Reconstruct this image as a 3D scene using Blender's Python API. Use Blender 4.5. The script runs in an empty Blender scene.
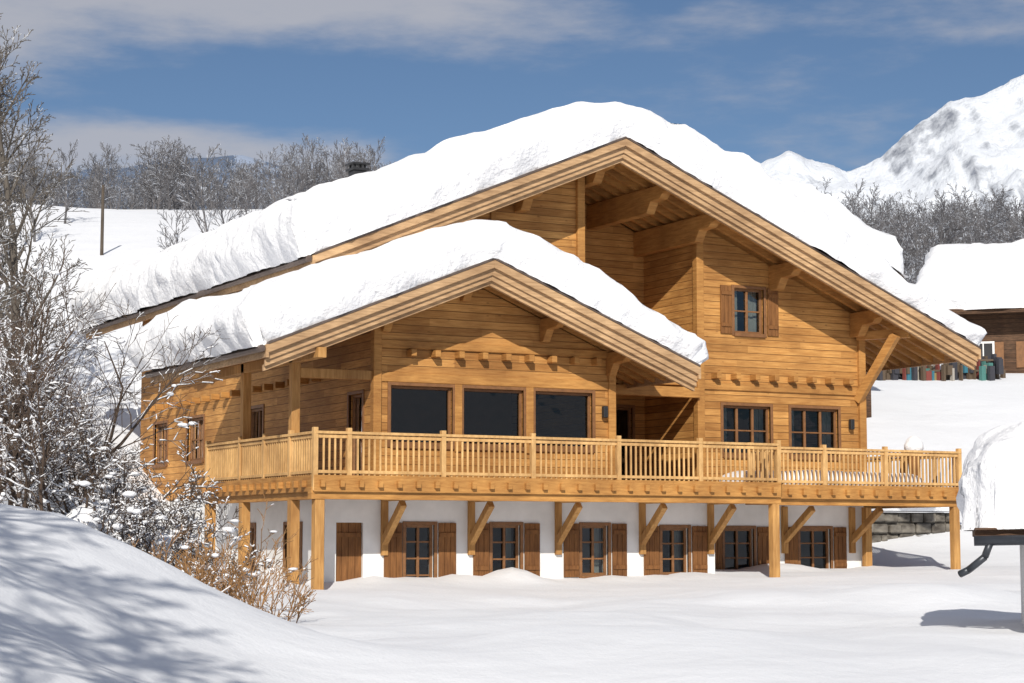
import bpy, math, random
import numpy as np
from mathutils import Vector, noise as mn
rnd = random.Random(7)
scene = bpy.context.scene

# ---------------------------------------------------------------- helpers
CX, CY, CZ = -16.55, -39.9, -1.35
FX, FY = .4726, .8813          # forward
RX, RY = .8813, -.4726         # right
def W(d, l, z=0.0):
    return (CX + d*FX + l*RX, CY + d*FY + l*RY, z)

def new_mat(name):
    m = bpy.data.materials.new(name); m.use_nodes = True
    nt = m.node_tree; b = nt.nodes['Principled BSDF']
    return m, nt, b
def N(nt, t, **kw):
    n = nt.nodes.new(t)
    for k, v in kw.items(): setattr(n, k, v)
    return n
def ramp(nt, stops):
    r = N(nt, 'ShaderNodeValToRGB'); e = r.color_ramp.elements
    while len(e) < len(stops): e.new(0.5)
    for i, (p, c) in enumerate(stops):
        e[i].position = p; e[i].color = (c[0], c[1], c[2], 1)
    return r
def coords(nt, scale):
    tc = N(nt, 'ShaderNodeTexCoord'); mp = N(nt, 'ShaderNodeMapping')
    mp.inputs['Scale'].default_value = scale
    nt.links.new(tc.outputs['Object'], mp.inputs['Vector'])
    return tc, mp
def mth(nt, op, a, b=None):
    n = N(nt, 'ShaderNodeMath', operation=op)
    for i, v in enumerate((a, b)):
        if v is None: continue
        if isinstance(v, (int, float)): n.inputs[i].default_value = v
        else: nt.links.new(v, n.inputs[i])
    return n.outputs[0]
def maprange(nt, v, a, b, c=0, d=1):
    n = N(nt, 'ShaderNodeMapRange', interpolation_type='SMOOTHSTEP')
    nt.links.new(v, n.inputs[0])
    for i, x in enumerate((a, b, c, d)): n.inputs[i+1].default_value = x
    return n.outputs[0]

def wood(name, dark, light, scale=(1.2, 1.2, 16), plank=0.0, rough=.7):
    m, nt, b = new_mat(name); L = nt.links.new
    tc, mp = coords(nt, scale)
    n1 = N(nt, 'ShaderNodeTexNoise'); n1.inputs['Scale'].default_value = 1.6
    n1.inputs['Detail'].default_value = 6; n1.inputs['Roughness'].default_value = .65
    L(mp.outputs[0], n1.inputs['Vector'])
    r = ramp(nt, [(.3, dark), (.68, light)])
    L(n1.outputs['Fac'], r.inputs[0])
    col = r.outputs[0]; hgt = n1.outputs['Fac']
    n2 = N(nt, 'ShaderNodeTexNoise'); n2.inputs['Scale'].default_value = .9
    n2.inputs['Detail'].default_value = 3
    L(tc.outputs['Object'], n2.inputs['Vector'])
    mx = N(nt, 'ShaderNodeMix', data_type='RGBA', blend_type='MULTIPLY')
    mx.inputs[0].default_value = 1
    r2 = ramp(nt, [(.3, (.70, .64, .60)), (.7, (1.14, 1.11, 1.06))])
    L(n2.outputs['Fac'], r2.inputs[0]); L(col, mx.inputs[6]); L(r2.outputs[0], mx.inputs[7])
    col = mx.outputs[2]
    if plank > 0:
        sx = N(nt, 'ShaderNodeSeparateXYZ'); L(tc.outputs['Object'], sx.inputs[0])
        q = mth(nt, 'DIVIDE', sx.outputs[2], plank)
        fl = mth(nt, 'FLOOR', q); fr = mth(nt, 'FRACT', q)
        xy = mth(nt, 'ADD', sx.outputs[0], sx.outputs[1])
        xo = mth(nt, 'FLOOR', mth(nt, 'DIVIDE', mth(nt, 'ADD', xy, mth(nt, 'MULTIPLY', fl, 1.37)), 3.1))
        cb = N(nt, 'ShaderNodeCombineXYZ'); L(fl, cb.inputs[0]); L(xo, cb.inputs[1])
        wn = N(nt, 'ShaderNodeTexWhiteNoise'); L(cb.outputs[0], wn.inputs['Vector'])
        rr = ramp(nt, [(0, (.74, .68, .62)), (1, (1.12, 1.12, 1.12))]); L(wn.outputs['Value'], rr.inputs[0])
        m2 = N(nt, 'ShaderNodeMix', data_type='RGBA', blend_type='MULTIPLY'); m2.inputs[0].default_value = 1
        L(col, m2.inputs[6]); L(rr.outputs[0], m2.inputs[7])
        g = mth(nt, 'LESS_THAN', fr, .08)
        vk = N(nt, 'ShaderNodeTexVoronoi'); vk.inputs['Scale'].default_value = 1.0
        mk = N(nt, 'ShaderNodeMapping'); mk.inputs['Scale'].default_value = (2.2, 2.2, 5.2); L(tc.outputs['Object'], mk.inputs['Vector']); L(mk.outputs[0], vk.inputs['Vector'])
        kn = maprange(nt, vk.outputs['Distance'], .05, .13, .45, 0)
        mkx = N(nt, 'ShaderNodeMix', data_type='RGBA'); L(kn, mkx.inputs[0]); L(m2.outputs[2], mkx.inputs[6]); mkx.inputs[7].default_value = (.10, .04, .015, 1)
        m3 = N(nt, 'ShaderNodeMix', data_type='RGBA'); L(g, m3.inputs[0]); L(mkx.outputs[2], m3.inputs[6])
        m3.inputs[7].default_value = (dark[0]*.4, dark[1]*.38, dark[2]*.35, 1)
        col = m3.outputs[2]
        hgt = mth(nt, 'SUBTRACT', mth(nt, 'MULTIPLY', hgt, .4), g)
    L(col, b.inputs['Base Color'])
    b.inputs['Roughness'].default_value = rough
    b.inputs['Specular IOR Level'].default_value = .3
    bp = N(nt, 'ShaderNodeBump'); bp.inputs['Strength'].default_value = .5; bp.inputs['Distance'].default_value = .02
    L(hgt, bp.inputs['Height']); L(bp.outputs[0], b.inputs['Normal'])
    return m

WL = (.62, .35, .118); WD = (.38, .18, .05)
M_wall = wood('larch_planks', WD, WL, (1.2, 1.2, 16), plank=.19)
M_wood = wood('larch_beam', (.34,.16,.045), (.54,.29,.09), (1.5, 1.5, 12))
M_post = wood('larch_post', (.36,.18,.055), (.58,.34,.125), (9, 9, 1.0))
M_rake = wood('larch_fascia', (.34,.215,.115), (.60,.41,.235), (1.2, 6, 14))
M_soff = wood('larch_soffit', (.46,.23,.062), (.68,.39,.125), (3, 8, 3))
M_shut = wood('shutter_wood', (.13,.055,.018), (.27,.125,.042), (10, 10, 1.2))
M_rail = wood('rail_wood', (.48,.29,.115), (.72,.47,.21), (6, 6, 2))
M_old = wood('weathered_wood', (.05,.03,.018), (.15,.085,.05), (2, 2, 12), plank=.22)
M_pole = wood('grey_pole', (.05,.04,.03), (.12,.10,.08), (9, 9, 1))

def simple(name, col, rough=.8, nscale=0, var=.2, metal=0, bump=0):
    m, nt, b = new_mat(name)
    b.inputs['Roughness'].default_value = rough; b.inputs['Metallic'].default_value = metal
    b.inputs['Base Color'].default_value = (*col, 1)
    if nscale:
        tc, mp = coords(nt, (1, 1, 1)); n = N(nt, 'ShaderNodeTexNoise')
        n.inputs['Scale'].default_value = nscale; n.inputs['Detail'].default_value = 5
        nt.links.new(mp.outputs[0], n.inputs['Vector'])
        r = ramp(nt, [(.3, [c*(1-var) for c in col]), (.7, [min(1, c*(1+var)) for c in col])])
        nt.links.new(n.outputs['Fac'], r.inputs[0]); nt.links.new(r.outputs[0], b.inputs['Base Color'])
        if bump:
            bp = N(nt, 'ShaderNodeBump'); bp.inputs['Strength'].default_value = bump; bp.inputs['Distance'].default_value = .03
            nt.links.new(n.outputs['Fac'], bp.inputs['Height']); nt.links.new(bp.outputs[0], b.inputs['Normal'])
    return m
M_plaster = simple('white_plaster', (.76, .76, .75), .9, 2.5, .07, bump=.2)
M_frame = simple('window_frame', (.20, .09, .032), .6, 8, .2)
M_tin = simple('metal_flashing', (.16, .12, .10), .5, 5, .2, .6)
M_black = simple('black_metal', (.02, .02, .022), .5)
M_pipe = simple('gutter_metal', (.05, .055, .065), .4, 4, .2, .5)
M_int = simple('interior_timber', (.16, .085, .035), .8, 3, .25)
M_cur = simple('curtain_cloth', (.6, .57, .5), .9, 5, .1)
M_glass = bpy.data.materials.new('window_glass'); M_glass.use_nodes = True
nt = M_glass.node_tree; nt.nodes.remove(nt.nodes['Principled BSDF'])
tr = N(nt, 'ShaderNodeBsdfTransparent'); tr.inputs[0].default_value = (.42, .46, .47, 1)
gl = N(nt, 'ShaderNodeBsdfGlossy'); gl.inputs['Roughness'].default_value = .02; gl.inputs[0].default_value = (.9, .95, 1, 1)
fr = N(nt, 'ShaderNodeFresnel'); fr.inputs[0].default_value = 1.5
gn = N(nt, 'ShaderNodeTexNoise'); gn.inputs['Scale'].default_value = 1.3; gtc = N(nt, 'ShaderNodeTexCoord'); nt.links.new(gtc.outputs['Object'], gn.inputs['Vector'])
gb = N(nt, 'ShaderNodeBump'); gb.inputs['Strength'].default_value = .12; gb.inputs['Distance'].default_value = .1; nt.links.new(gn.outputs['Fac'], gb.inputs['Height']); nt.links.new(gb.outputs[0], gl.inputs['Normal'])
ms = N(nt, 'ShaderNodeMixShader'); nt.links.new(fr.outputs[0], ms.inputs[0]); nt.links.new(tr.outputs[0], ms.inputs[1]); nt.links.new(gl.outputs[0], ms.inputs[2])
nt.links.new(ms.outputs[0], nt.nodes['Material Output'].inputs[0])

def snow_mat(name, bscale=1.2, bstr=.35, col=(.88, .89, .91), fine=22, fa=.1):
    m, nt, b = new_mat(name); L = nt.links.new
    tc, mp = coords(nt, (1, 1, 1))
    n1 = N(nt, 'ShaderNodeTexNoise'); n1.inputs['Scale'].default_value = bscale
    n1.inputs['Detail'].default_value = 7; n1.inputs['Roughness'].default_value = .55
    L(mp.outputs[0], n1.inputs['Vector'])
    n2 = N(nt, 'ShaderNodeTexNoise'); n2.inputs['Scale'].default_value = fine
    n2.inputs['Detail'].default_value = 4
    L(mp.outputs[0], n2.inputs['Vector'])
    h = mth(nt, 'ADD', n1.outputs['Fac'], mth(nt, 'MULTIPLY', n2.outputs['Fac'], fa))
    bp = N(nt, 'ShaderNodeBump'); bp.inputs['Strength'].default_value = bstr; bp.inputs['Distance'].default_value = .25
    L(h, bp.inputs['Height']); L(bp.outputs[0], b.inputs['Normal'])
    r = ramp(nt, [(.25, [c*.95 for c in col]), (.75, col)])
    L(n1.outputs['Fac'], r.inputs[0]); L(r.outputs[0], b.inputs['Base Color'])
    b.inputs['Roughness'].default_value = .75
    b.inputs['Specular IOR Level'].default_value = .2
    return m
M_snow = snow_mat('snow', .45, .45, (.83, .85, .89), fa=.07)
M_rsnow = snow_mat('roof_snow', 2.2, .5, (.86, .87, .90), fine=12, fa=.22)

def bark_mat(name, c, snow=.35, snowcol=(.8, .82, .86)):
    m, nt, b = new_mat(name); L = nt.links.new
    g = N(nt, 'ShaderNodeNewGeometry'); s = N(nt, 'ShaderNodeSeparateXYZ')
    L(g.outputs['Normal'], s.inputs[0])
    tc, mp = coords(nt, (1, 1, 1)); n = N(nt, 'ShaderNodeTexNoise'); n.inputs['Scale'].default_value = 1.3
    n.inputs['Detail'].default_value = 4
    L(tc.outputs['Object'], n.inputs['Vector'])
    v = mth(nt, 'ADD', s.outputs[2], mth(nt, 'MULTIPLY', mth(nt, 'SUBTRACT', n.outputs['Fac'], .5), 2.0))
    f = mth(nt, 'GREATER_THAN', v, 1-snow*1.6)
    mx = N(nt, 'ShaderNodeMix', data_type='RGBA'); L(f, mx.inputs[0])
    r = ramp(nt, [(.3, [x*.7 for x in c]), (.7, [x*1.25 for x in c])]); L(n.outputs['Fac'], r.inputs[0])
    L(r.outputs[0], mx.inputs[6]); mx.inputs[7].default_value = (*snowcol, 1)
    L(mx.outputs[2], b.inputs['Base Color']); b.inputs['Roughness'].default_value = .9
    return m
M_bark = bark_mat('bark_frosted', (.11, .095, .08), .28, (.5, .52, .56))
M_far = bark_mat('haze_grey_bark', (.12, .115, .12), .34, (.42, .45, .51))  # depth haze mixed into the bark colour as grey
M_bush = bark_mat('bush_bark', (.075, .05, .035), .14)
M_twig = bark_mat('straw_twig', (.28, .15, .06), .0)

class B:
    def __init__(s): s.v = []; s.f = []; s.m = []
    def add(s, vs, fs, m=0):
        o = len(s.v); s.v += [tuple(p) for p in vs]
        for f in fs: s.f.append(tuple(i+o for i in f)); s.m.append(m)
    def box(s, x0, x1, y0, y1, z0, z1, m=0):
        if x0 > x1: x0, x1 = x1, x0
        if y0 > y1: y0, y1 = y1, y0
        if z0 > z1: z0, z1 = z1, z0
        s.add([(x0,y0,z0),(x1,y0,z0),(x1,y1,z0),(x0,y1,z0),(x0,y0,z1),(x1,y0,z1),(x1,y1,z1),(x0,y1,z1)],
              [(0,3,2,1),(4,5,6,7),(0,1,5,4),(1,2,6,5),(2,3,7,6),(3,0,4,7)], m)
    def prism(s, poly, axis, a0, a1, m=0):
        n = len(poly)
        def P(p, a):
            if axis == 'y': return (p[0], a, p[1])
            if axis == 'x': return (a, p[0], p[1])
            return (p[0], p[1], a)
        vs = [P(p, a0) for p in poly] + [P(p, a1) for p in poly]
        fs = [tuple(range(n)), tuple(range(2*n-1, n-1, -1))]
        for i in range(n):
            j = (i+1) % n; fs.append((i, i+n, j+n, j))
        s.add(vs, fs, m)
    def tube(s, p0, p1, r0, r1, n=6, m=0, caps=True):
        p0 = Vector(p0); p1 = Vector(p1); d = (p1-p0)
        if d.length < 1e-6: return
        d.normalize(); a = d.orthogonal().normalized(); b = d.cross(a)
        vs = []
        for p, r in ((p0, r0), (p1, r1)):
            for i in range(n):
                t = 2*math.pi*i/n; vs.append(p + a*math.cos(t)*r + b*math.sin(t)*r)
        fs = [(i, (i+1) % n, (i+1) % n+n, i+n) for i in range(n)]
        if caps: fs += [tuple(range(n-1, -1, -1)), tuple(range(n, 2*n))]
        s.add(vs, fs, m)
    def lathe(s, x, y, prof, n=14, m=0):
        o = len(s.v)
        for r, z in prof:
            for i in range(n):
                t = 2*math.pi*i/n; s.v.append((x+r*math.cos(t), y+r*math.sin(t), z))
        for j in range(len(prof)-1):
            for i in range(n):
                s.f.append((o+j*n+i, o+j*n+(i+1) % n, o+(j+1)*n+(i+1) % n, o+(j+1)*n+i)); s.m.append(m)
    def beam(s, p0, p1, w, h, m=0):
        p0 = Vector(p0); p1 = Vector(p1); d = (p1-p0).normalized()
        side = d.cross(Vector((0, 0, 1)))
        if side.length < 1e-4: side = Vector((1, 0, 0))
        side.normalize(); up = side.cross(d)
        vs = []
        for p in (p0, p1):
            for a, b in ((-1,-1),(1,-1),(1,1),(-1,1)):
                vs.append(p + side*a*w/2 + up*b*h/2)
        s.add(vs, [(0,1,2,3),(7,6,5,4),(0,4,5,1),(1,5,6,2),(2,6,7,3),(3,7,4,0)], m)
    def obj(s, name, mats, parent=None, bevel=0, smooth=False):
        me = bpy.data.meshes.new(name); me.from_pydata(s.v, [], s.f); 
        for mt in (mats if isinstance(mats, (list, tuple)) else [mats]): me.materials.append(mt)
        me.polygons.foreach_set('material_index', s.m)
        if smooth: me.polygons.foreach_set('use_smooth', [True]*len(s.f))
        me.update()
        import bmesh
        bm = bmesh.new(); bm.from_mesh(me); bmesh.ops.recalc_face_normals(bm, faces=bm.faces); bm.to_mesh(me); bm.free()
        o = bpy.data.objects.new(name, me); scene.collection.objects.link(o)
        if parent: o.parent = parent
        if bevel:
            md = o.modifiers.new('bevel', 'BEVEL'); md.width = bevel; md.segments = 1; md.limit_method = 'ANGLE'
        return o
def empty(name, loc=(0,0,0)):
    e = bpy.data.objects.new(name, None); scene.collection.objects.link(e); e.location = loc
    e.empty_display_size = .3
    return e

# ---------------------------------------------------------------- terrain
def tab(x, pts):
    if x <= pts[0][0]: return pts[0][1]
    for (a, za), (b, zb) in zip(pts, pts[1:]):
        if x <= b:
            t = (x-a)/(b-a); return za + (zb-za)*t
    return pts[-1][1]
TR = [(0,-3.1),(20,-2.9),(35,-2.6),(46,-2.35),(56,-2.15),(60.5,-1.5),(66,-.3),(76,2.6),(90,6),(115,9),(160,18),(250,34),(330,42),(500,50),(900,45)]
TL = [(0,-3.1),(20,-2.9),(35,-2.6),(46,-2.4),(56,-1.4),(64,1.6),(80,8),(100,14.0),(120,18.5),(160,26),(200,32),(300,42),(500,50),(900,50)]
def sm(t): t = max(0, min(1, t)); return t*t*(3-2*t)
def H(d, l):
    dd = max(d, 1)
    k = sm((l/max(dd, 30)+.06)/.2)
    def S(T):
        w = 1.0 + .04*dd
        return (tab(dd-w, T)+2*tab(dd, T)+tab(dd+w, T))/4
    z = S(TL)*(1-k) + S(TR)*k
    l0 = -2.2 - .30*(min(max(d, 24), 44)-24)
    if d > 44: l0 -= .12*(d-44)
    r = l0 - l
    if r > -1.5 and d < 75:
        rr = (r+1.5)**2/6 if r < 1.5 else r
        q = rr*.50
        z += (1.6+(q-1.6)*.35 if q > 1.6 else q) * sm((75-d)/20)
    p = Vector((d*.05, l*.05, 3.3))
    near = sm((48-d)/8)
    z += mn.noise(p*2.2)*.22*min(1, dd/20) + mn.noise(Vector((d*.45, l*.30, 9)))*.07
    z += near*(.20*mn.noise(Vector((d*.2, l*.22, 4.4)))+.12*mn.noise(Vector((d*.33, l*.55, 2.2)))+.04*mn.noise(Vector((d*.9, l*1.2, 6.2))))
    if d > 70: z += mn.noise(Vector((d*.02, l*.02, 1)))*min(3, (d-70)*.04)
    z += .55*math.exp(-((l+7.0)**2/3+(d-37)**2/12))+.5*math.exp(-((l+9.6)**2/4+(d-40)**2/10))
    z += .22*math.exp(-((l-1.0)**2/8+(d-27)**2/14))+.35*math.exp(-((l-8)**2/5+(d-38)**2/8))
    if 38 < d < 66:   # snow drifted against the house base
        x = CX + d*FX + l*RX; y = CY + d*FY + l*RY
        if -1 < x < 19:
            yw = 1.6 if x < 11.6 else 3.2
            z += math.exp(-((y-yw)/.9)**2)*(.12+.35*mn.noise(Vector((x*.45, 0, 7)))+.15*mn.noise(Vector((x*1.3, 2, 7))))*sm(x+1)*sm(19-x)
    if d < -60: z += (-60-d)*.22  # unseen slope behind the viewpoint, added for the window reflections
    return z
def grid_mesh(name, ds, ls, hf, mat):
    vs = []; nl = len(ls)
    for d in ds:
        for l in ls: vs.append(W(d, l, hf(d, l)))
    fs = [(i*nl+j, (i+1)*nl+j, (i+1)*nl+j+1, i*nl+j+1) for i in range(len(ds)-1) for j in range(nl-1)]
    me = bpy.data.meshes.new(name); me.from_pydata(vs, [], fs); me.materials.append(mat)
    me.polygons.foreach_set('use_smooth', [True]*len(fs)); me.update()
    o = bpy.data.objects.new(name, me); scene.collection.objects.link(o); return o
ds = [-500, -300, -180, -100, -60, -30, -10, 0] + list(np.arange(4, 66, .35)) + list(np.geomspace(66, 900, 90))
ls0 = np.concatenate([np.arange(0, 20, .35), np.geomspace(20, 700, 60)])
ls = sorted(set([-float(a) for a in ls0] + [float(a) for a in ls0]))
grid_mesh('snow_ground', ds, ls, H, M_snow)

# ---------------------------------------------------------------- chalet
chalet = empty('timber_chalet')
XR, ZR, SR = 9.0, 8.70, .42      # main ridge
XL, XE = .65, 20.35
XS, ZS, SS = 4.35, 5.10, .40     # small ridge
XSL, XSE = -1.15, 9.95
def zm(x): return ZR - SR*abs(x-XR)
def zs(x): return ZS - SS*abs(x-XS)

def wall(b, axis, pos0, pos1, a0, a1, z0, ztop, ops, brk=(), m=0):
    bs = sorted(set([a0, a1] + [o[0] for o in ops] + [o[1] for o in ops] + [k for k in brk if a0 < k < a1]))
    for u, v in zip(bs, bs[1:]):
        cur = z0
        for o in sorted([o for o in ops if o[0] <= u+1e-6 and o[1] >= v-1e-6], key=lambda o: o[2]):
            if o[2] > cur+1e-4: b.prism([(u, cur), (v, cur), (v, o[2]), (u, o[2])], axis, pos0, pos1, m)
            cur = o[3]
        b.prism([(u, cur), (v, cur), (v, ztop(v-1e-5)), (u, ztop(u+1e-5))], axis, pos0, pos1, m)

ft = .32
bw = B()
bayops = [(2.48, 4.07, .85, 2.2), (4.36, 5.96, .85, 2.2), (6.28, 7.86, .85, 2.2)]
wall(bw, 'y', 1.5, 1.75, 2.1, 8.43, 0, lambda x: zs(x)-ft, bayops, (XS,))
wall(bw, 'x', 8.18, 8.43, 1.75, 6.2, 0, lambda y: 2.9, [])
wall(bw, 'x', 2.1, 2.35, 1.75, 3.5, 0, lambda y: zs(2.1)-ft, [(2.2, 3.0, .02, 2.05)])
sideops = [(8.6, 9.7, .2, 2.1), (13.2, 14.6, .9, 2.1), (16.4, 17.6, .9, 2.1)]
wall(bw, 'x', 2.1, 2.35, 3.5, 19, -.2, lambda y: zm(2.1)-ft, sideops)
rops = [(13.05, 14.57, .9, 2.2), (15.25, 16.83, .9, 2.2), (13.44, 14.4, 4.15, 5.35)]
wall(bw, 'y', 3.5, 3.75, 12.3, 17.65, 0, lambda x: zm(x)-ft, rops)
wall(bw, 'y', 3.5, 3.75, 2.35, 8.7, 2.9, lambda x: zm(x)-ft, [])
wall(bw, 'x', 8.45, 8.7, 3.75, 6.2, 2.9, lambda y: zm(8.5)-ft, [])
wall(bw, 'x', 12.3, 12.55, 3.75, 6.2, 0, lambda y: zm(12.3)-ft, [])
recops = [(8.9, 11.9, .05, 2.25), (9.6, 11.7, 3.1, 5.2)]
wall(bw, 'y', 6.2, 6.4, 8.43, 12.3, 0, lambda x: zm(x)-ft, recops, (XR,))
wall(bw, 'x', 17.4, 17.65, 3.75, 19, 0, lambda y: zm(17.65)-ft, [])
wall(bw, 'y', 18.8, 19, 2.35, 17.4, 0, lambda x: zm(x)-ft, [], (XR,))
bw.box(8.43, 12.3, 3.6, 6.2, 2.72, 2.98)
bw.obj('timber_walls', M_wall, chalet)

bp_ = B()
gops = [(3.02, 3.75, -2.55, -1.0), (5.28, 6.03, -2.2, -1.0), (7.73, 8.47, -2.2, -1.0), (10.03, 10.8, -2.2, -1.05), (1.28, 1.95, -2.6, -.95)]
wall(bp_, 'y', 1.8, 2.1, 1.0, 11.6, -4.5, lambda x: -.30, gops)
wall(bp_, 'x', 1.0, 1.3, 2.1, 19, -4.5, lambda x: -.30, [(3.2, 4.2, -2.0, -1.0), (6.2, 7.2, -2.0, -1.0)])
gops2 = [(13.05, 13.98, -2.2, -1.05), (15.49, 16.5, -2.2, -1.05)]
wall(bp_, 'y', 3.5, 3.8, 11.6, 17.65, -4.5, lambda x: -.30, gops2)
wall(bp_, 'x', 11.3, 11.6, 2.1, 3.5, -4.5, lambda x: -.30, [])
wall(bp_, 'x', 17.35, 17.65, 3.8, 19, -4.5, lambda x: -.30, [])
bp_.obj('plaster_ground_floor_walls', M_plaster, chalet)
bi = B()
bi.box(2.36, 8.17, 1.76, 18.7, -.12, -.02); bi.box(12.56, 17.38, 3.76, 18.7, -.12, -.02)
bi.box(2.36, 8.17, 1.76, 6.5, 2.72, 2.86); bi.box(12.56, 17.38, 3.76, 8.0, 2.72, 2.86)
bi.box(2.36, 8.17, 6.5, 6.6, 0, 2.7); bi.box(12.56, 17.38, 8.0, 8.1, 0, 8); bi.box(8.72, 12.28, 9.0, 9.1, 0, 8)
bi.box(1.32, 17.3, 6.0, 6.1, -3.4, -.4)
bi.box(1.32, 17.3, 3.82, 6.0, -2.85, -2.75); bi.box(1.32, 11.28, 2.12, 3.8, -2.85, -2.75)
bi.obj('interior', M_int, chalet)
bk = B()
def curtain(x0, x1, z0, z1, y):
    n = int((x1-x0)/.05)
    for i in range(n):
        bk.box(x0+i*.05, x0+i*.05+.052, y+.022*math.sin(i*1.3), y+.03+.022*math.sin(i*1.3), z0, z1)
for o in rops[:2]: curtain(o[0]+.02, o[0]+.32, o[2], o[3]-.02, 3.8); curtain(o[1]-.32, o[1]-.02, o[2], o[3]-.02, 3.8)
curtain(13.48, 13.75, 4.17, 5.33, 3.8); curtain(14.1, 14.36, 4.17, 5.33, 3.8)
for o in gops[1:4]: curtain(o[0]+.02, o[0]+.2, o[2], o[3]-.02, 2.15); curtain(o[1]-.2, o[1]-.02, o[2], o[3]-.02, 2.15)
bk.obj('curtains', M_cur, chalet)

bg = B(); bf = B()
def window(x0, x1, z0, z1, y, nx=2, nz=1, trim=True, side=False, fw=.05):
    def BX(b, a0, a1, p0, p1, c0, c1):
        if side: b.box(p0, p1, a0, a1, c0, c1)
        else: b.box(a0, a1, p0, p1, c0, c1)
    if side: bg.add([(y+.15, x0, z0), (y+.15, x1, z0), (y+.15, x1, z1), (y+.15, x0, z1)], [(0, 1, 2, 3)])
    else: bg.add([(x0, y+.15, z0), (x1, y+.15, z0), (x1, y+.15, z1), (x0, y+.15, z1)], [(0, 1, 2, 3)])
    for a, b_ in ((x0, x0+.06), (x1-.06, x1)): BX(bf, a, b_, y+.08, y+.145, z0, z1)
    for a, b_ in ((z0, z0+.06), (z1-.06, z1)): BX(bf, x0+.06, x1-.06, y+.082, y+.145, a, b_)
    for i in range(1, nx):
        c = x0+(x1-x0)*i/nx; BX(bf, c-fw, c+fw, y+.09, y+.145, z0+.06, z1-.06)
    for i in range(1, nz):
        c = z0+(z1-z0)*i/nz; BX(bf, x0+.06, x1-.06, y+.105, y+.145, c-.02, c+.02)
    if trim:
        t = .08
        BX(bf, x0-t, x0, y-.03, y+.05, z0-t, z1+t); BX(bf, x1, x1+t, y-.03, y+.05, z0-t, z1+t)
        BX(bf, x0, x1, y-.028, y+.05, z1, z1+t); BX(bf, x0-.02, x1+.02, y-.06, y+.05, z0-t-.02, z0)
for o in bayops: window(o[0], o[1], o[2], o[3], 1.5, 1, 1)
for o in rops[:2]: window(*o, 3.5, 3, 2, fw=.035)
window(*rops[2], 3.5, 2, 2, fw=.03)
for o in gops[1:4]: window(*o, 1.8, 2, 3, trim=True, fw=.03)
window(*gops[0], 1.8, 2, 4, fw=.03)
for o in gops2: window(*o, 3.5, 2, 3, fw=.03)
window(*recops[0], 6.2, 4, 1)
window(*recops[1], 6.2, 3, 1)
for o in sideops: window(*o, 2.1, 2, 2, side=True, fw=.03)
window(2.2, 3.0, .02, 2.05, 2.1, 1, 1, side=True)
for a in (3.2, 6.2): window(a, a+1.0, -2.0, -1.0, 1.0, 2, 2, side=True, fw=.03)
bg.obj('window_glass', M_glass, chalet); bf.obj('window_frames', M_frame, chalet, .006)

bs = B()
def shutter(x0, x1, z0, z1, y):
    n = max(3, int((x1-x0)/.14)); w = (x1-x0)/n
    for i in range(n): bs.box(x0+i*w+.004, x0+(i+1)*w-.004, y-.05, y-.012, z0, z1)
    for f in (.14, .8):
        z = z0+(z1-z0)*f; bs.box(x0+.02, x1-.02, y-.08, y-.05, z, z+.1)
def pair(o, y, w=.45, zlo=None):
    z0 = o[2]-.04 if zlo is None else zlo
    shutter(o[0]-.1-w, o[0]-.1, z0, o[3]+.05, y); shutter(o[1]+.1, o[1]+.1+w, z0, o[3]+.05, y)
pair(gops[0], 1.8, .46); pair(gops[1], 1.8, .42); pair(gops[2], 1.8, .42); pair(gops[3], 1.8, .45)
shutter(gops2[0][1]+.1, gops2[0][1]+.55, -2.24, -1.0, 3.5); shutter(12.5, 12.95, -2.24, -1.0, 3.5)
pair(gops2[1], 3.5, .42); pair(rops[2], 3.5, .36)
shutter(1.28, 1.95, -2.6, -.95, 1.93)
bs.obj('shutters', M_shut, chalet, .004)

# ---- roofs
def roof(nm, xl, xr, xe, zf, y0, y1, ywall, raf=.62):
    br = B(); bd = B(); bra = B()
    for xa, xb in ((xl, xr), (xr, xe)):
        P = lambda t0, t1, a=xa, b=xb: [(a, zf(a)-t0), (b, zf(b)-t0), (b, zf(b)-t1), (a, zf(a)-t1)]
        bd.prism(P(0, .05), 'y', y0-.06, y1+.06, 0)
        br.prism(P(.05, .12), 'y', y0+.06, y1, 0)
        y = y0+.45
        while y < y1-.2:
            br.prism(P(.12, .29), 'y', y, y+.13, 1); y += raf
        bra.prism(P(.05, .24), 'y', y0-.04, y0+.06)
        bra.prism(P(.19, .40), 'y', y0+.06, y0+.11)
        bra.prism(P(.36, .52), 'y', y0+.115, y0+.20)
        bra.prism(P(.48, .62), 'y', y0+.205, y0+.30)
        bra.prism(P(.05, .40), 'y', y1-.06, y1)
    bra.box(xl-.04, xl+.03, y0-.03, y1, zf(xl)-.34, zf(xl)-.06)
    bra.box(xe-.03, xe+.04, y0-.03, y1, zf(xe)-.34, zf(xe)-.06)
    bd.tube((xl-.12, y0, zf(xl)-.14), (xl-.12, y1, zf(xl)-.14), .08, .08, 8)
    bd.obj(nm+'_sheathing', M_tin, chalet)
    br.obj(nm+'_soffit_and_rafters', [M_soff, M_wood], chalet, .005)
    bra.obj(nm+'_rake_boards', M_rake, chalet, .006)
YM0, YS0 = 1.75, -.05
roof('main_roof', XL, XR, XE, zm, YM0, 20, 3.5, .48)
roof('front_roof', XSL, XS, XSE, zs, YS0, 7.9, 1.5, .5)

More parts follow.
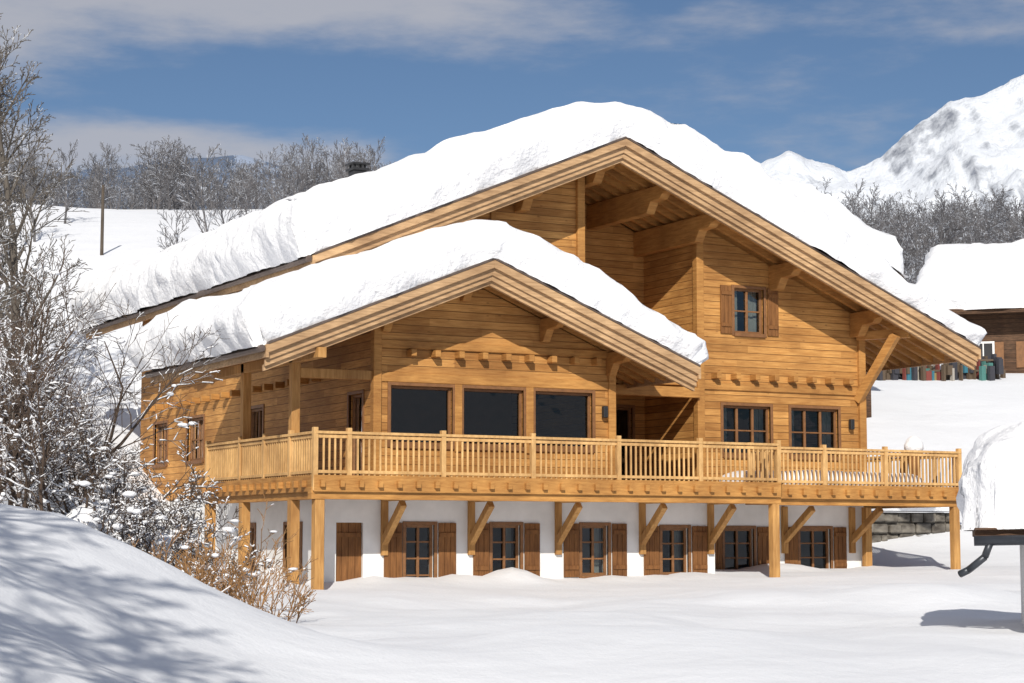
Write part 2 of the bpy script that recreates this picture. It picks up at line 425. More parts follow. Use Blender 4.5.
bu = B()
def purlin(x, ztop, y0, y1, w=.26, h=.36):
    poly = [(y0, ztop), (y1, ztop), (y1, ztop-h-.30), (y0+1.05, ztop-h-.30), (y0+.85, ztop-h-.02), (y0+.42, ztop-h), (y0+.28, ztop-h*.72), (y0+.04, ztop-h*.62)]
    bu.prism(poly, 'x', x-w/2, x+w/2)
for x in (3.3, 5.0, 6.9, 9.0, 10.6, 12.1, 14.7, 17.4):
    y1 = 6.2 if 8.7 < x < 12.3 else 3.5
    purlin(x, zm(x)-.30, YM0+.33, y1)
for x in (.55, 2.3, XS, 6.5, 8.35):
    purlin(x, zs(x)-.30, YS0+.33, 1.5 if x > 2 else 7.8, h=.26, w=.2)
bu.beam((17.5, 3.5, 2.45), (17.9, 2.3, 4.2), .2, .24)
bu.beam((17.5, 3.45, 4.25), (18.3, 2.2, 4.25), .2, .24)
for x in np.arange(2.95, 8.3, .62): bu.box(x-.07, x+.07, 1.22, 1.5, 2.88, 3.04)
for x in np.arange(12.75, 17.5, .62): bu.box(x-.07, x+.07, 3.2, 3.5, 2.88, 3.04)
for y in np.arange(4, 18, .8): bu.box(1.85, 2.1, y-.07, y+.07, 2.5, 2.66)
bu.box(2.05, 8.48, 1.44, 1.5, 3.07, 3.25)
bu.box(12.25, 17.7, 3.44, 3.5, 2.6, 2.8)
bu.box(2.05, 8.48, 1.46, 1.5, 2.28, 2.5)
for x in (2.02, 8.30): bu.box(x, x+.2, 1.42, 1.62, 0, zs(x+.1)-.3)
bu.box(12.2, 12.42, 3.40, 3.62, 0, zm(12.3)-.32); bu.box(17.52, 17.74, 3.4, 3.62, 0, zm(17.6)-.32)
bu.box(8.58, 8.80, 3.4, 3.62, 3.3, zm(8.7)-.32); bu.box(6.1, 6.25, 3.44, 3.5, 4.2, zm(6.2)-.32)
bu.box(4.12, 4.31, 1.45, 1.5, .7, 2.28); bu.box(6.02, 6.22, 1.45, 1.5, .7, 2.28)
bu.box(8.7, 12.2, 3.5, 3.7, 2.68, 3.02)
bu.box(8.5, 12.2, 3.3, 3.5, 2.35, 2.62)
bu.obj('purlins_beams_and_brackets', M_wood, chalet, .012)

# ---- deck
bd = B()
def deck(x0, x1, y0, y1):
    n = int((y1-y0)/.145)
    for i in range(n): bd.box(x0, x1, y0+i*(y1-y0)/n, y0+(i+1)*(y1-y0)/n-.008, -.045, 0)
deck(0, 12.35, 0, 1.49); deck(0, 2.09, 1.5, 7.2); deck(8.44, 12.35, 1.5, 3.49); deck(12.36, 19.3, 1.3, 3.49); deck(17.66, 19.3, 3.5, 8)
deck(8.43, 12.3, 3.5, 6.2)
for x in np.arange(.15, 12.3, .46): bd.box(x-.05, x+.05, -.12, 1.78, -.20, -.05)
for x in np.arange(12.6, 19.3, .46): bd.box(x-.05, x+.05, 1.18, 3.4, -.20, -.05)
for y in np.arange(.5, 7.2, .46): bd.box(-.12, .98, y-.05, y+.05, -.198, -.052)
for y in np.arange(3.7, 8, .46): bd.box(17.7, 19.42, y-.05, y+.05, -.198, -.052)
bd.box(-.05, 12.4, .06, .28, -.46, -.203); bd.box(.06, .28, .28, 7.2, -.46, -.203)
bd.box(12.4, 19.25, 1.4, 1.6, -.46, -.203); bd.box(19.05, 19.25, 1.6, 8, -.46, -.203)
bd.box(-.02, 12.37, -.02, .0, -.30, .06); bd.box(-.02, 0, 0, 7.2, -.30, .06); bd.box(12.37, 19.32, 1.28, 1.3, -.30, .06)
bd.box(12.35, 12.37, -.02, 1.28, -.3, .06); bd.box(19.3, 19.32, 1.3, 8, -.3, .06)
bd.box(1.0, 11.6, 1.8, 2.1, -.298, -.05); bd.box(11.6, 17.65, 3.5, 3.8, -.298, -.05)
bd.obj('balcony_deck', M_wood, chalet, .004)
bp2 = B()
for (x, y) in ((.05, .08), (.05, 1.5), (.05, 4.6), (.05, 7.0)):
    bp2.box(x, x+.22, y, y+.22, -4.5, -.463)
for (x, y) in ((12.15, .06), (19.03, 1.4), (17.45, 3.15), (19.03, 7.6)): bp2.box(x, x+.2, y, y+.2, -4.5, -.463)
for (x, y) in ((.05, 1.5), (.05, 4.6)):
    bp2.box(x, x+.2, y, y+.2, .02, zs(x+.1)-.55)
bp2.box(.05, .25, -.0, 7.8, zs(.1)-.78, zs(.1)-.55)
bp2.box(.25, 2.1, 1.5, 1.7, 2.3, 2.52)
for x in (2.36, 4.6, 6.95, 9.33, 11.35):
    bp2.beam((x+.1, 1.82, -1.45), (x+.1, .75, -.52), .15, .17); bp2.box(x+.02, x+.18, 1.7, 1.8, -1.7, -.46)
    bp2.box(x+.02, x+.18, .3, 1.8, -.46, -.30)
for x in (14.85, 17.1):
    bp2.beam((x+.1, 3.5, -1.4), (x+.1, 2.2, -.52), .15, .17); bp2.box(x+.02, x+.18, 3.38, 3.5, -1.7, -.46)
bp2.obj('posts_and_braces', M_post, chalet, .01)

brl = B()
def rail(p0, p1, posts):
    (x0, y0), (x1, y1) = p0, p1; L = math.hypot(x1-x0, y1-y0); ux, uy = (x1-x0)/L, (y1-y0)/L
    def bx(a, b, hw, z0, z1):
        xa, ya, xb, yb = x0+ux*a, y0+uy*a, x0+ux*b, y0+uy*b
        if abs(ux) > .5: brl.box(xa, xb, ya-hw, ya+hw, z0, z1)
        else: brl.box(xa-hw, xa+hw, ya, yb, z0, z1)
    bx(0, L, .07, .96, 1.02); bx(0, L, .03, .87, .945); bx(0, L, .035, .10, .17)
    for p in posts: bx(p-.055, p+.055, .058, -.28, 1.10)
    n = int(L/.135)
    for i in range(n):
        a = (i+.5)*L/n
        if min([abs(a-p) for p in posts]+[9]) < .09: continue
        bx(a-.022, a+.022, .018, .05, .96)
rail((.02, .06), (12.33, .06), [0, .8, 3.1, 5.4, 7.7, 10.0, 12.3])
rail((.06, .15), (.06, 7.1), [1.4, 3.0, 4.6, 6.9])
rail((12.33, .15), (12.33, 1.3), [1.1])
rail((12.4, 1.36), (19.25, 1.36), [2.3, 4.3, 6.8])
rail((19.25, 1.45), (19.25, 7.9), [2.2, 4.4, 6.4])
brl.obj('balcony_railing', M_rail, chalet, .004)

bc = B()
cx_, cy_ = 7.75, 15.5
bc.box(cx_-.22, cx_+.22, cy_-.22, cy_+.22, 7.5, 9.98)
bc.box(cx_-.28, cx_+.28, cy_-.28, cy_+.28, 9.98, 10.06)
for a in (-.2, .14):
    for c in (-.2, .14): bc.box(cx_+a, cx_+a+.06, cy_+c, cy_+c+.06, 10.06, 10.16)
bc.box(cx_-.3, cx_+.3, cy_-.3, cy_+.3, 10.16, 10.22)
bc.obj('chimney', M_black, chalet, .01)
bl = B()
for x, y, z in ((8.15, 1.44, 1.75), (17.2, 3.44, 1.8)):
    bl.box(x-.06, x+.06, y-.12, y, z-.14, z+.14)
bl.obj('wall_lamps', M_black, chalet, .01)

# ---- roof snow
def ZRs(x, xr, zf, k):
    s = abs(zf(xr+1)-zf(xr)); zr = zf(xr)
    return zr - s*(math.sqrt((x-xr)**2+k*k)-k*.35)
def roof_snow(name, x0, x1, y0, y1, xr, zf, T, r=.42, seed=0, parent=chalet, taperR=None, step=.16, round_=1.0, res_y=.16, lump=.09, mat=M_rsnow, curl=.10, gcurl=.10):
    nx = int((x1-x0)/step); ny = int((y1-y0)/res_y)
    def axis(a, b, n):
        c = list(a+(b-a)*np.linspace(0, 1, n))
        e = [0, .003, .010, .022, .04, .065, .10, .145, .2, .265]
        return sorted([v for v in c if a+.32 < v < b-.32] + [a+v for v in e] + [b-v for v in e])
    xs = axis(x0, x1, nx); ys = axis(y0, y1, ny)
    n = len(xs); m_ = len(ys); vs = []
    for y in ys:
        for x in xs:
            th = T*(1+.16*mn.noise(Vector((x*.35, y*.35, seed))) + .12*mn.noise(Vector((x*1.1, y*1.1, seed+5))))
            if taperR and x > taperR[0]: th *= 1-(1-taperR[1])*sm((x-taperR[0])/(x1-taperR[0]))
            dx = min(x-x0, x1-x); dy = min(y-y0, y1-y)
            rr = min(r*(1+.6*mn.noise(Vector((x*.6, y*.6, seed+8)))), th*.8)
            ax = max(0, 1-dx/rr); ay = max(0, 1-dy/rr)
            q = min(1, (ax**2.6+ay**2.6)**(1/2.6))
            f = (1-q**2.6)**(1/2.6)
            base = zf(x)
            top = ZRs(x, xr, zf, round_) + th
            z = base + (top-base)*f
            wob = lump*(1.3*mn.noise(Vector((x*.9, y*.9, seed+z*1.3)))+.8*mn.noise(Vector((x*2.7, y*2.7, seed+z*2.5)))+.5*mn.noise(Vector((x*6, y*6, seed+z*6)))+.45*mn.noise(Vector((x*.5, y*.5, z*9))))
            ox = oy = 0
            bul = math.sin(min(1, f)*math.pi)
            if dy < rr: oy = (wob-gcurl*bul)*(1 if y-y0 < y1-y else -1)
            if dx < rr: ox = (wob-curl*bul)*(1 if x-x0 < x1-x else -1)
            vs.append((x+ox, y+oy, z+.004+ (.7*lump*mn.noise(Vector((x*1.7, y*1.7, seed+2))) if f > .5 else 0)))
    fs = [(i*n+j, i*n+j+1, (i+1)*n+j+1, (i+1)*n+j) for i in range(m_-1) for j in range(n-1)]
    me = bpy.data.meshes.new(name); me.from_pydata(vs, [], fs); me.materials.append(mat)
    me.polygons.foreach_set('use_smooth', [True]*len(fs)); me.update()
    o = bpy.data.objects.new(name, me); scene.collection.objects.link(o)
    if parent: o.parent = parent
    return o
roof_snow('main_roof_snow', XL-.28, XE+.06, YM0-.06, 20.1, XR, zm, 1.28, r=.36, seed=3, taperR=(13.0, .34), round_=1.3, lump=.13, curl=.28, gcurl=.16)
roof_snow('front_roof_snow', XSL-.28, XSE+.02, YS0-.05, 8.0, XS, zs, 1.12, r=.36, seed=11, taperR=(5.5, .60), round_=1.2, lump=.13, curl=.28, gcurl=.16)
roof_snow('balcony_snow', 12.7, 18.2, 1.6, 3.2, 15, lambda x: 0.0-.0001*abs(x), .42, r=.4, seed=31, round_=.01, lump=.05)

# ---------------------------------------------------------------- neighbouring chalets
def gable_house(name, d, l, rot, wx, ly, eave, ridge, snowT, over=1.0, wallm=M_old, wins=True, base=-3, z0=0):
    e = empty(name, W(d, l, z0)); e.rotation_euler[2] = rot
    b = B(); z = lambda x: ridge-(ridge-eave)*abs(x)/(wx/2+over)
    wall(b, 'y', -ly/2, -ly/2+.3, -wx/2, wx/2, base, lambda x: z(x)-.2, [], (0,))
    wall(b, 'y', ly/2-.3, ly/2, -wx/2, wx/2, base, lambda x: z(x)-.2, [], (0,))
    b.box(-wx/2, -wx/2+.3, -ly/2+.3, ly/2-.3, base, z(wx/2)-.2); b.box(wx/2-.3, wx/2, -ly/2+.3, ly/2-.3, base, z(wx/2)-.2)
    b.obj('walls', wallm, e)
    b = B()
    for xa, xb in ((-wx/2-over, 0), (0, wx/2+over)):
        b.prism([(xa, z(xa)), (xb, z(xb)), (xb, z(xb)-.25), (xa, z(xa)-.25)], 'y', -ly/2-over, ly/2+over)
    b.obj('roof', M_old, e)
    if wins:
        b = B(); g = B(); s = B()
        for sx in (-1, 1):
            for y in np.arange(-ly/2+1.6, ly/2-1, 2.6):
                for zz in (.9,):
                    X = sx*wx/2
                    g.box(X-.02, X+.02, y-.45, y+.45, zz, zz+1.2); b.box(X-.05, X+.05, y-.55, y-.45, zz-.1, zz+1.3)
                    b.box(X-.05, X+.05, y+.45, y+.55, zz-.1, zz+1.3); b.box(X-.05, X+.05, y-.45, y+.45, zz+1.2, zz+1.3)
                    b.box(X-.05, X+.05, y-.45, y+.45, zz-.1, zz); b.box(X-.045, X+.045, y-.03, y+.03, zz, zz+1.2)
                    s.box(X-.07, X+.07, y-1.0, y-.57, zz-.05, zz+1.25); s.box(X-.07, X+.07, y+.57, y+1.0, zz-.05, zz+1.25)
        g.obj('window_panes', M_black, e); b.obj('window_frames', M_plaster, e); s.obj('shutters', M_frame, e)
    roof_snow('roof_snow', -wx/2-over-.1, wx/2+over+.1, -ly/2-over-.1, ly/2+over+.1, 0, z, snowT, r=.8, seed=int(d), parent=e, step=.3, res_y=.3, round_=1.6, lump=.14)
    return e
gable_house('neighbour_chalet', 84, 7.9, 0, 9, 12, 4.2, 7.0, 1.3, wins=False, z0=5.2)
gable_house('neighbour_chalet', 100, 31.8, -math.atan2(FX, FY)-math.radians(90+20), 9, 17.6, 3.7, 7.0, 1.4, over=1.5, z0=6.3)

# ---------------------------------------------------------------- hut on the right (snow roof, gutter, downpipe)
hut = empty('small_hut', W(28.6, 8.33, 0)); hut.rotation_euler[2] = -math.atan2(FX, FY)-.22
b = B(); b.box(-.95, 3.0, -.9, 1.8, -3.6, -1.40); b.obj('walls', M_plaster, hut)
b = B(); b.box(-1.65, 3.4, -1.5, 2.4, -1.30, -1.18); 
for x in np.arange(-1.5, 3.3, .5): b.box(x, x+.1, -1.45, 2.3, -1.42, -1.30)
b.obj('roof', M_old, hut, .01)
roof_snow('roof_snow', -1.75, 3.5, -1.6, 2.5, 1.0, lambda x: -1.18-.02*abs(x), 1.5, r=1.0, seed=21, parent=hut, step=.08, res_y=.08, round_=1.0, lump=.09)
b = B()
b.tube((-1.66, -1.66, -1.36), (3.4, -1.66, -1.27), .07, .07, 10)
pts = [(-1.45, -1.66, -1.40), (-1.52, -1.62, -1.58), (-1.74, -1.5, -1.76), (-1.86, -1.44, -1.82)]
for a, c in zip(pts, pts[1:]): b.tube(a, c, .05, .05, 8)
b.obj('gutter', M_pipe, hut, smooth=True)

pl = empty('snow_capped_planter')
b = B(); b.lathe(18.7, 2.6, [(.13, 0), (.15, .5), (.19, 1.0), (.22, 1.0), (.22, 1.07), (0, 1.07)]); b.obj('pot', M_shut, pl)
b = B(); b.lathe(18.7, 2.6, [(.20, 1.05), (.27, 1.13), (.27, 1.24), (.20, 1.38), (.10, 1.47), (0, 1.49)]); b.obj('snow_cap', M_rsnow, pl, smooth=True)

m, nt, bb = new_mat('dry_stone'); tc, mp = coords(nt, (1, 1, 1.7))
vc = N(nt, 'ShaderNodeTexNoise'); vc.inputs['Scale'].default_value = 3; vc.inputs['Detail'].default_value = 6
nt.links.new(mp.outputs[0], vc.inputs['Vector'])
r = ramp(nt, [(.3, (.05,.042,.035)), (.7, (.22,.20,.17))]); nt.links.new(vc.outputs['Fac'], r.inputs[0])
nt.links.new(r.outputs[0], bb.inputs['Base Color']); bb.inputs['Roughness'].default_value = .95
b = B()
for j in range(6):
    x = 18.2
    while x < 25.2:
        w_ = rnd.uniform(.24, .62); b.box(x+.015, x+w_-.015, 8.3+rnd.uniform(-.09, .07), 8.9, -2.5+j*.34, -2.5+j*.34+rnd.uniform(.26, .33)); x += w_
b.box(18.2, 25.2, 8.45, 8.8, -2.5, -.5)
sw = b.obj('stone_retaining_wall', m, None, .04)
roof_snow('wall_snow', 18.1, 25.3, 8.15, 9.6, 21, lambda x: -.46-.0001*abs(x), .34, r=.35, seed=41, parent=sw, round_=.01, lump=.06)

# ---------------------------------------------------------------- trees
def grow(segs, p, d, L, r, lev, R, P):
    n = 4 if lev < 2 else 3 if lev < 3 else 2
    pts = [p]; dirs = []; rr = [r]
    for i in range(n):
        d = (d + Vector((R.gauss(0, 1), R.gauss(0, 1), R.gauss(0, 1)))*P['wob'] + Vector((0, 0, P['up']))*(.5 if lev else 1)).normalized()
        q = pts[-1] + d*(L/n); pts.append(q); dirs.append(d); rr.append(r*(1-(i+1)/n*(.75 if lev else .8)))
        segs.append((pts[-2].copy(), q.copy(), rr[-2], rr[-1], lev))
    if lev >= P['levels']: return
    k = P['kids'][lev]
    for i in range(k):
        t = (P['start'] if lev == 0 else .2) + (1-(P['start'] if lev == 0 else .2))*(i+R.random()*.8)/k
        t = min(t, .99); s = int(t*n); f = t*n-s
        q = pts[s].lerp(pts[s+1], f); dd = dirs[s]
        a = dd.orthogonal().normalized(); b = dd.cross(a); ph = i*2.4+R.random()*1.2
        side = a*math.cos(ph)+b*math.sin(ph)
        sp = math.radians(P['spread']*(.75+.5*R.random()))
        nd = dd*math.cos(sp)+side*math.sin(sp)
        l2 = L*P['shrink'][lev]*(1.15-.6*t if lev == 0 else 1-.4*t)*(.75+.5*R.random())
        grow(segs, q, nd, l2, max(rr[s]*.5, P['rmin']), lev+1, R, P)
def segs_mesh(name, segs, mats, sides=(6, 4, 3, 3, 3), rmin=0.0):
    vs = []; fs = []
    for p0, p1, r0, r1, lev in segs:
        n = sides[min(lev, 4)]; d = (p1-p0).normalized(); a = d.orthogonal().normalized(); b = d.cross(a); o = len(vs)
        r0 = max(r0, rmin); r1 = max(r1, rmin)
        for p, r in ((p0, r0), (p1, r1)):
            for i in range(n):
                t = 2*math.pi*i/n; v = p + a*(math.cos(t)*r)+b*(math.sin(t)*r); vs.append((v.x, v.y, v.z))
        for i in range(n): fs.append((o+i, o+(i+1) % n, o+n+(i+1) % n, o+n+i))
    me = bpy.data.meshes.new(name); me.from_pydata(vs, [], fs)
    for m in mats: me.materials.append(m)
    me.update(); return me
def place(name, me, loc, rz=0, s=1, parent=None):
    o = bpy.data.objects.new(name, me); scene.collection.objects.link(o); o.location = loc
    o.rotation_euler[2] = rz; o.scale = (s, s, s)
    if parent: o.parent = parent
    return o
PF = dict(levels=3, kids=[12, 6, 5], spread=42, shrink=[.42, .5, .5], wob=.10, up=.06, start=.14, rmin=.022)
fm = []
for k in range(5):
    R = random.Random(50+k); sg = []
    P2 = dict(PF); P2['spread'] = 28+6*k
    grow(sg, Vector((0, 0, 0)), Vector((0, 0, 1)), 9, .16, 0, R, P2)
    fm.append(segs_mesh('bare_tree_far', sg, [M_far], rmin=.026, sides=(4, 3, 3, 3, 3)))
def forest(name, n, dr, ur, sc, seed):
    e = empty(name); R = random.Random(seed)
    for c in range(n):
        d = R.uniform(*dr); u = R.uniform(*ur); l = u*d
        place('bare_tree', fm[R.randrange(5)], W(d, l, H(d, l)-.3), R.random()*6.3, R.uniform(*sc), e)
forest('distant_forest', 290, (150, 205), (-.31, -.06), (.30, .60), 1)
forest('distant_forest', 260, (190, 290), (.09, .30), (.50, .92), 2)
forest('distant_forest', 60, (128, 160), (.19, .30), (.4, .8), 3)
for px, d, s in ((205, 92, .55), (225, 96, .42), (350, 135, .5), (290, 125, .45), (240, 90, .38), (180, 84, .40), (30, 100, .5), (60, 110, .45)):
    l = (px-512)/1979*d; place('hillside_tree', fm[px % 5], W(d, l, H(d, l)-.2), px, s)
# trees standing beside the viewpoint, outside the frame: their shadows cross the near snow
for i, (d, l, s) in enumerate(((5.5, -5.2, 1.1), (1.0, -2.4, 1.15), (8, -7.5, 1.2), (-3, 2.4, 1.2))):
    place('roadside_tree', fm[i], W(d, l, H(d, l)-.3), i*1.7, s)
PT = dict(levels=4, kids=[30, 9, 5, 3], spread=36, shrink=[.20, .5, .5, .5], wob=.06, up=.07, start=.1, rmin=.006)
for i, (px, d, hgt) in enumerate(((14, 58, 13.8), (-12, 62, 13), (-45, 50, 10))):
    R = random.Random(90+i); sg = []; grow(sg, Vector((0,0,0)), Vector((0,0,1)), hgt, .17, 0, R, PT)
    l = (px-512)/1979*d
    place('tall_bare_tree', segs_mesh('tall_bare_tree', sg, [M_bark], rmin=.011), W(d, l, H(d, l)-.3), i)

def clump_mesh(b, c, r, R):
    n = 6; m_ = 4; sx = R.uniform(.8, 1.7); sy = R.uniform(.8, 1.7); sz = R.uniform(.4, .7); o = len(b.v)
    for j in range(m_+1):
        th = math.pi*j/m_
        for i in range(n):
            ph = 2*math.pi*i/n; k = R.uniform(.7, 1.2)
            b.v.append((c.x+sx*r*k*math.sin(th)*math.cos(ph), c.y+sy*r*k*math.sin(th)*math.sin(ph), c.z+sz*r*math.cos(th)))
    for j in range(m_):
        for i in range(n):
            b.f.append((o+j*n+i, o+j*n+(i+1) % n, o+(j+1)*n+(i+1) % n, o+(j+1)*n+i)); b.m.append(0)
PB = dict(levels=3, kids=[7, 6, 5], spread=42, shrink=[.5, .55, .5], wob=.17, up=.02, start=.12, rmin=.004)
def bush(px, d, hgt, stems, snow, seed, lean=.5, mat=M_bush):
    l = (px-512)/1979*d; R = random.Random(seed); sg = []
    for s in range(stems):
        a = R.random()*6.28; dv = Vector((math.cos(a)*lean*R.random(), math.sin(a)*lean*R.random(), 1)).normalized()
        grow(sg, Vector((R.gauss(0, .22), R.gauss(0, .22), 0)), dv, hgt*R.uniform(.6, 1.05), .036*hgt/3, 0, R, PB)
    e = empty('snowy_bush', W(d, l, H(d, l)-.15))
    place('branches', segs_mesh('branches', sg, [mat], rmin=.0055), (0, 0, 0), parent=e)
    b = B()
    for p0, p1, r0, r1, lev in sg:
        dv = (p1-p0); inc = abs(dv.normalized().z)
        hfac = 1.3 - 1.05*min(1, p1.z/max(hgt, .1))
        if lev >= 1 and inc < .8 and R.random() < snow*hfac:
            rr = R.uniform(.008, .020); off = Vector((0, 0, max(r0, .006)+rr*.6))
            b.tube(p0+off, p1+off, rr, rr*.7, 4, caps=False)
        if lev >= 1 and R.random() < snow*.035*hfac:
            clump_mesh(b, p1+Vector((0, 0, .02)), R.uniform(.03, .09)*(1.3 if p1.z < hgt*.4 else 1), R)
    if b.v: b.obj('branch_snow', M_rsnow, e, smooth=True)
spec = [(15, 36, 4.4, 5, .15, 1), (55, 38, 4.2, 4, .18, 2), (92, 40, 3.0, 4, .22, 3), (30, 33, 2.8, 4, .25, 4), (75, 34, 2.4, 5, .45, 5),
        (125, 37, 2.0, 5, .5, 6), (160, 36, 1.6, 5, .5, 7), (105, 33, 1.6, 5, .45, 8), (150, 33, 1.4, 5, .35, 9), (185, 35, 1.6, 5, .3, 10),
        (205, 33, 1.2, 6, .25, 11), (-10, 34, 3.6, 4, .15, 12), (125, 42, 2.3, 4, .3, 13), (60, 45, 3.6, 4, .2, 15), (0, 46, 5, 5, .2, 16)]
for s in spec: bush(*s)
PB = dict(levels=2, kids=[6, 4], spread=28, shrink=[.5, .5], wob=.12, up=-.05, start=.2, rmin=.004)
for i, (px, d, h_) in enumerate(((225, 31, 1.3), (245, 32, 1.5), (262, 31, 1.1), (210, 30, 1.0), (235, 34, 1.7), (190, 31, 1.3), (285, 30, .8))):
    bush(px, d, h_, 8, .10, 60+i, 1.1, M_twig)
lm = B(); R = random.Random(77)
for i in range(110):
    px = R.uniform(40, 215); d = R.uniform(33.5, 40); l = (px-512)/1979*d
    clump_mesh(lm, Vector(W(d, l, H(d, l)+R.uniform(-.05, .6))), R.uniform(.12, .42), R)
o = lm.obj('snow_mounds', M_rsnow, None, smooth=True); md = o.modifiers.new('sub', 'SUBSURF'); md.levels = md.render_levels = 2

d = 95; l = (98-512)/1979*d; z = H(d, l)
b = B(); b.tube(W(d, l, z-.5), W(d, l, z+3.4), .09, .07, 8); b.obj('utility_pole', M_pole)

R = random.Random(5)
cols = [simple('panel_%d' % i, c, .7) for i, c in enumerate([(.04,.16,.22), (.35,.32,.28), (.20,.05,.04), (.04,.04,.05), (.07,.2,.18), (.25,.2,.08), (.10,.07,.045)])]
b = B()
for i in range(95):
    d = 93+R.uniform(-.8, .8); px = 868+i*1.45; l = (px-512)/1979*d; p = W(d, l, H(d, l)-.2); w_ = R.uniform(.04, .16); h_ = R.uniform(.5, 1.3)
    zb = 0 if R.random() < .7 else .5
    b.box(p[0]-w_, p[0]+w_, p[1]-.1, p[1]+.1, p[2]+zb, p[2]+h_+zb*.4, R.choice([6, 6, 6, 6, 3, 3, 3, 0, 1, 2, 4, 5]))
for z_ in (.4, .9):
    pa = W(93, 16.7, H(93, 16.7)+z_); pb = W(93, 23, H(93, 23)+z_); b.beam(pa, pb, .06, .09, 6)
b.obj('cluttered_yard_fence', cols)

# ---------------------------------------------------------------- mountains
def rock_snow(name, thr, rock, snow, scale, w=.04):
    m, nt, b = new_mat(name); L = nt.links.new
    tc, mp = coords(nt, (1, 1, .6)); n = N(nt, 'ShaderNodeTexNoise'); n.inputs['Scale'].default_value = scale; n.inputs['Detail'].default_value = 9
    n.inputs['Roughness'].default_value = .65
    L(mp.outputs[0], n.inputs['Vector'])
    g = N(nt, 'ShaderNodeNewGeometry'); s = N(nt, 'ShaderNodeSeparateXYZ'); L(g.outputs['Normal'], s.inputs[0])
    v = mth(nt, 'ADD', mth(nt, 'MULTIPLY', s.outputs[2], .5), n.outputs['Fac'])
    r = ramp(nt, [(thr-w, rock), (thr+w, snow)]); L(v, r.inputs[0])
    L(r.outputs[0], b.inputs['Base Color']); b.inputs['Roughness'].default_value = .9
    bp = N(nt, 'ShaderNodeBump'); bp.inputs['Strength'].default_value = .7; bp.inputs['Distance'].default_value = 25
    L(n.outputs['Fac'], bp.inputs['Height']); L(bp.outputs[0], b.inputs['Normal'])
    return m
def mountain(name, D, prof, depth, mat, rough, seed, step, nd=60):
    us = np.arange(prof[0][0], prof[-1][0], step); dsl = np.linspace(-depth, depth, nd)
    def hf(d, l):
        px = 512+l/D*1979
        y = tab(px, prof); zr = -1.35 + D*(540-y)/1979
        t = abs(d-D)/depth; base = zr*(1-t)**1.15 if t < 1 else 0
        p = Vector((d/D*14, l/D*14, seed)); rid = 0; a = 1
        for k in range(6):
            rid += a*(1-abs(mn.noise(p))*2); p = p*2.1; a *= .52
        return base + rough*D*(rid-1.1)*(.3+.7*min(1, 3*t)) - 5
    return grid_mesh(name, [D+x for x in dsl], [(u-512)/1979*D for u in us], hf, mat)
M_mt = rock_snow('mountain_rock_snow', .80, (.20, .22, .27), (.72, .76, .83), .012, .07)
M_mt2 = rock_snow('haze_tinted_mountain', 1.02, (.10, .14, .22), (.28, .34, .46), .004)  # blue-grey distance haze put into both colours
mountain('snowy_mountain', 2600, [(560, 330), (640, 230), (700, 165), (740, 152), (790, 148), (850, 156), (885, 146), (920, 122), (955, 96), (990, 78), (1024, 62), (1080, 44), (1160, 90), (1300, 200)], 1100, M_mt, .020, 4, 3, 90)
mountain('distant_mountain', 5200, [(-200, 190), (20, 165), (120, 158), (180, 150), (235, 146), (280, 154), (340, 185), (460, 260), (600, 330)], 1800, M_mt2, .008, 8, 8)

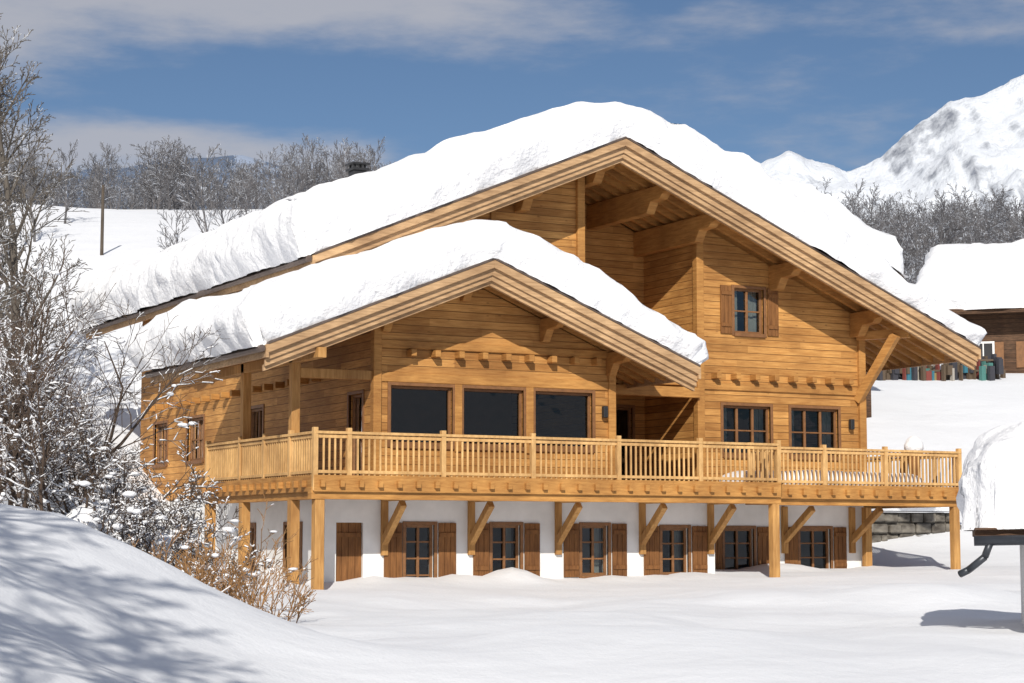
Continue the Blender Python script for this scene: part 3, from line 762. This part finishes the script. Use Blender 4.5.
# ---------------------------------------------------------------- light, sky, camera
el = math.radians(31); sd = Vector((-.50, -.866, 0)).normalized()*math.cos(el) + Vector((0, 0, math.sin(el)))
sun = bpy.data.lights.new('sun', 'SUN'); sun.energy = 4.4; sun.angle = math.radians(.5); sun.color = (1, .94, .84)
so = bpy.data.objects.new('sun', sun); scene.collection.objects.link(so)
so.rotation_euler = sd.to_track_quat('Z', 'Y').to_euler(); so.location = (-20, -30, 40)
w = bpy.data.worlds.new('World'); scene.world = w; w.use_nodes = True
nt = w.node_tree; bgd = nt.nodes['Background']; L = nt.links.new
sky = N(nt, 'ShaderNodeTexSky', sky_type='NISHITA'); sky.sun_disc = False; sky.sun_elevation = el
sky.sun_rotation = math.atan2(sd.x, sd.y); sky.altitude = 1800; sky.air_density = 1.0; sky.dust_density = .15; sky.ozone_density = 3.5
tc = N(nt, 'ShaderNodeTexCoord'); mp = N(nt, 'ShaderNodeMapping'); mp.inputs['Scale'].default_value = (2.0, 2.0, 7.5)
mp.inputs['Location'].default_value = (.3, .1, 0)
L(tc.outputs['Generated'], mp.inputs['Vector'])
n = N(nt, 'ShaderNodeTexNoise'); n.inputs['Scale'].default_value = 2.8; n.inputs['Detail'].default_value = 9; n.inputs['Roughness'].default_value = .58
L(mp.outputs[0], n.inputs['Vector'])
sp = N(nt, 'ShaderNodeSeparateXYZ'); L(tc.outputs['Generated'], sp.inputs[0])
right = mth(nt, 'ADD', mth(nt, 'MULTIPLY', sp.outputs[0], RX), mth(nt, 'MULTIPLY', sp.outputs[1], RY))
zz = sp.outputs[2]
high = mth(nt, 'MULTIPLY', maprange(nt, zz, .215, .265), maprange(nt, right, .20, -.10, .35, 1))
low = mth(nt, 'MULTIPLY', mth(nt, 'MULTIPLY', maprange(nt, zz, .155, .175), maprange(nt, zz, .215, .19)), maprange(nt, right, -.02, -.09))
bias = mth(nt, 'ADD', mth(nt, 'MULTIPLY', high, .33), mth(nt, 'MULTIPLY', low, .36))
cl = maprange(nt, mth(nt, 'ADD', n.outputs['Fac'], bias), .56, .84)
mx = N(nt, 'ShaderNodeMix', data_type='RGBA'); L(mth(nt, 'MULTIPLY', cl, .85), mx.inputs[0]); L(sky.outputs[0], mx.inputs[6]); mx.inputs[7].default_value = (7.0, 7.1, 7.8, 1)
L(mx.outputs[2], bgd.inputs['Color']); bgd.inputs['Strength'].default_value = .066

cam = bpy.data.cameras.new('camera'); co = bpy.data.objects.new('camera', cam); scene.collection.objects.link(co)
cam.lens = 69.6; cam.sensor_width = 36; cam.clip_end = 20000; cam.clip_start = .1
co.location = (CX, CY, CZ); co.rotation_euler = (math.radians(90+5.73), 0, -math.atan2(FX, FY))
scene.camera = co
scene.view_settings.view_transform = 'Standard'; scene.view_settings.look = 'None'; scene.view_settings.exposure = 0
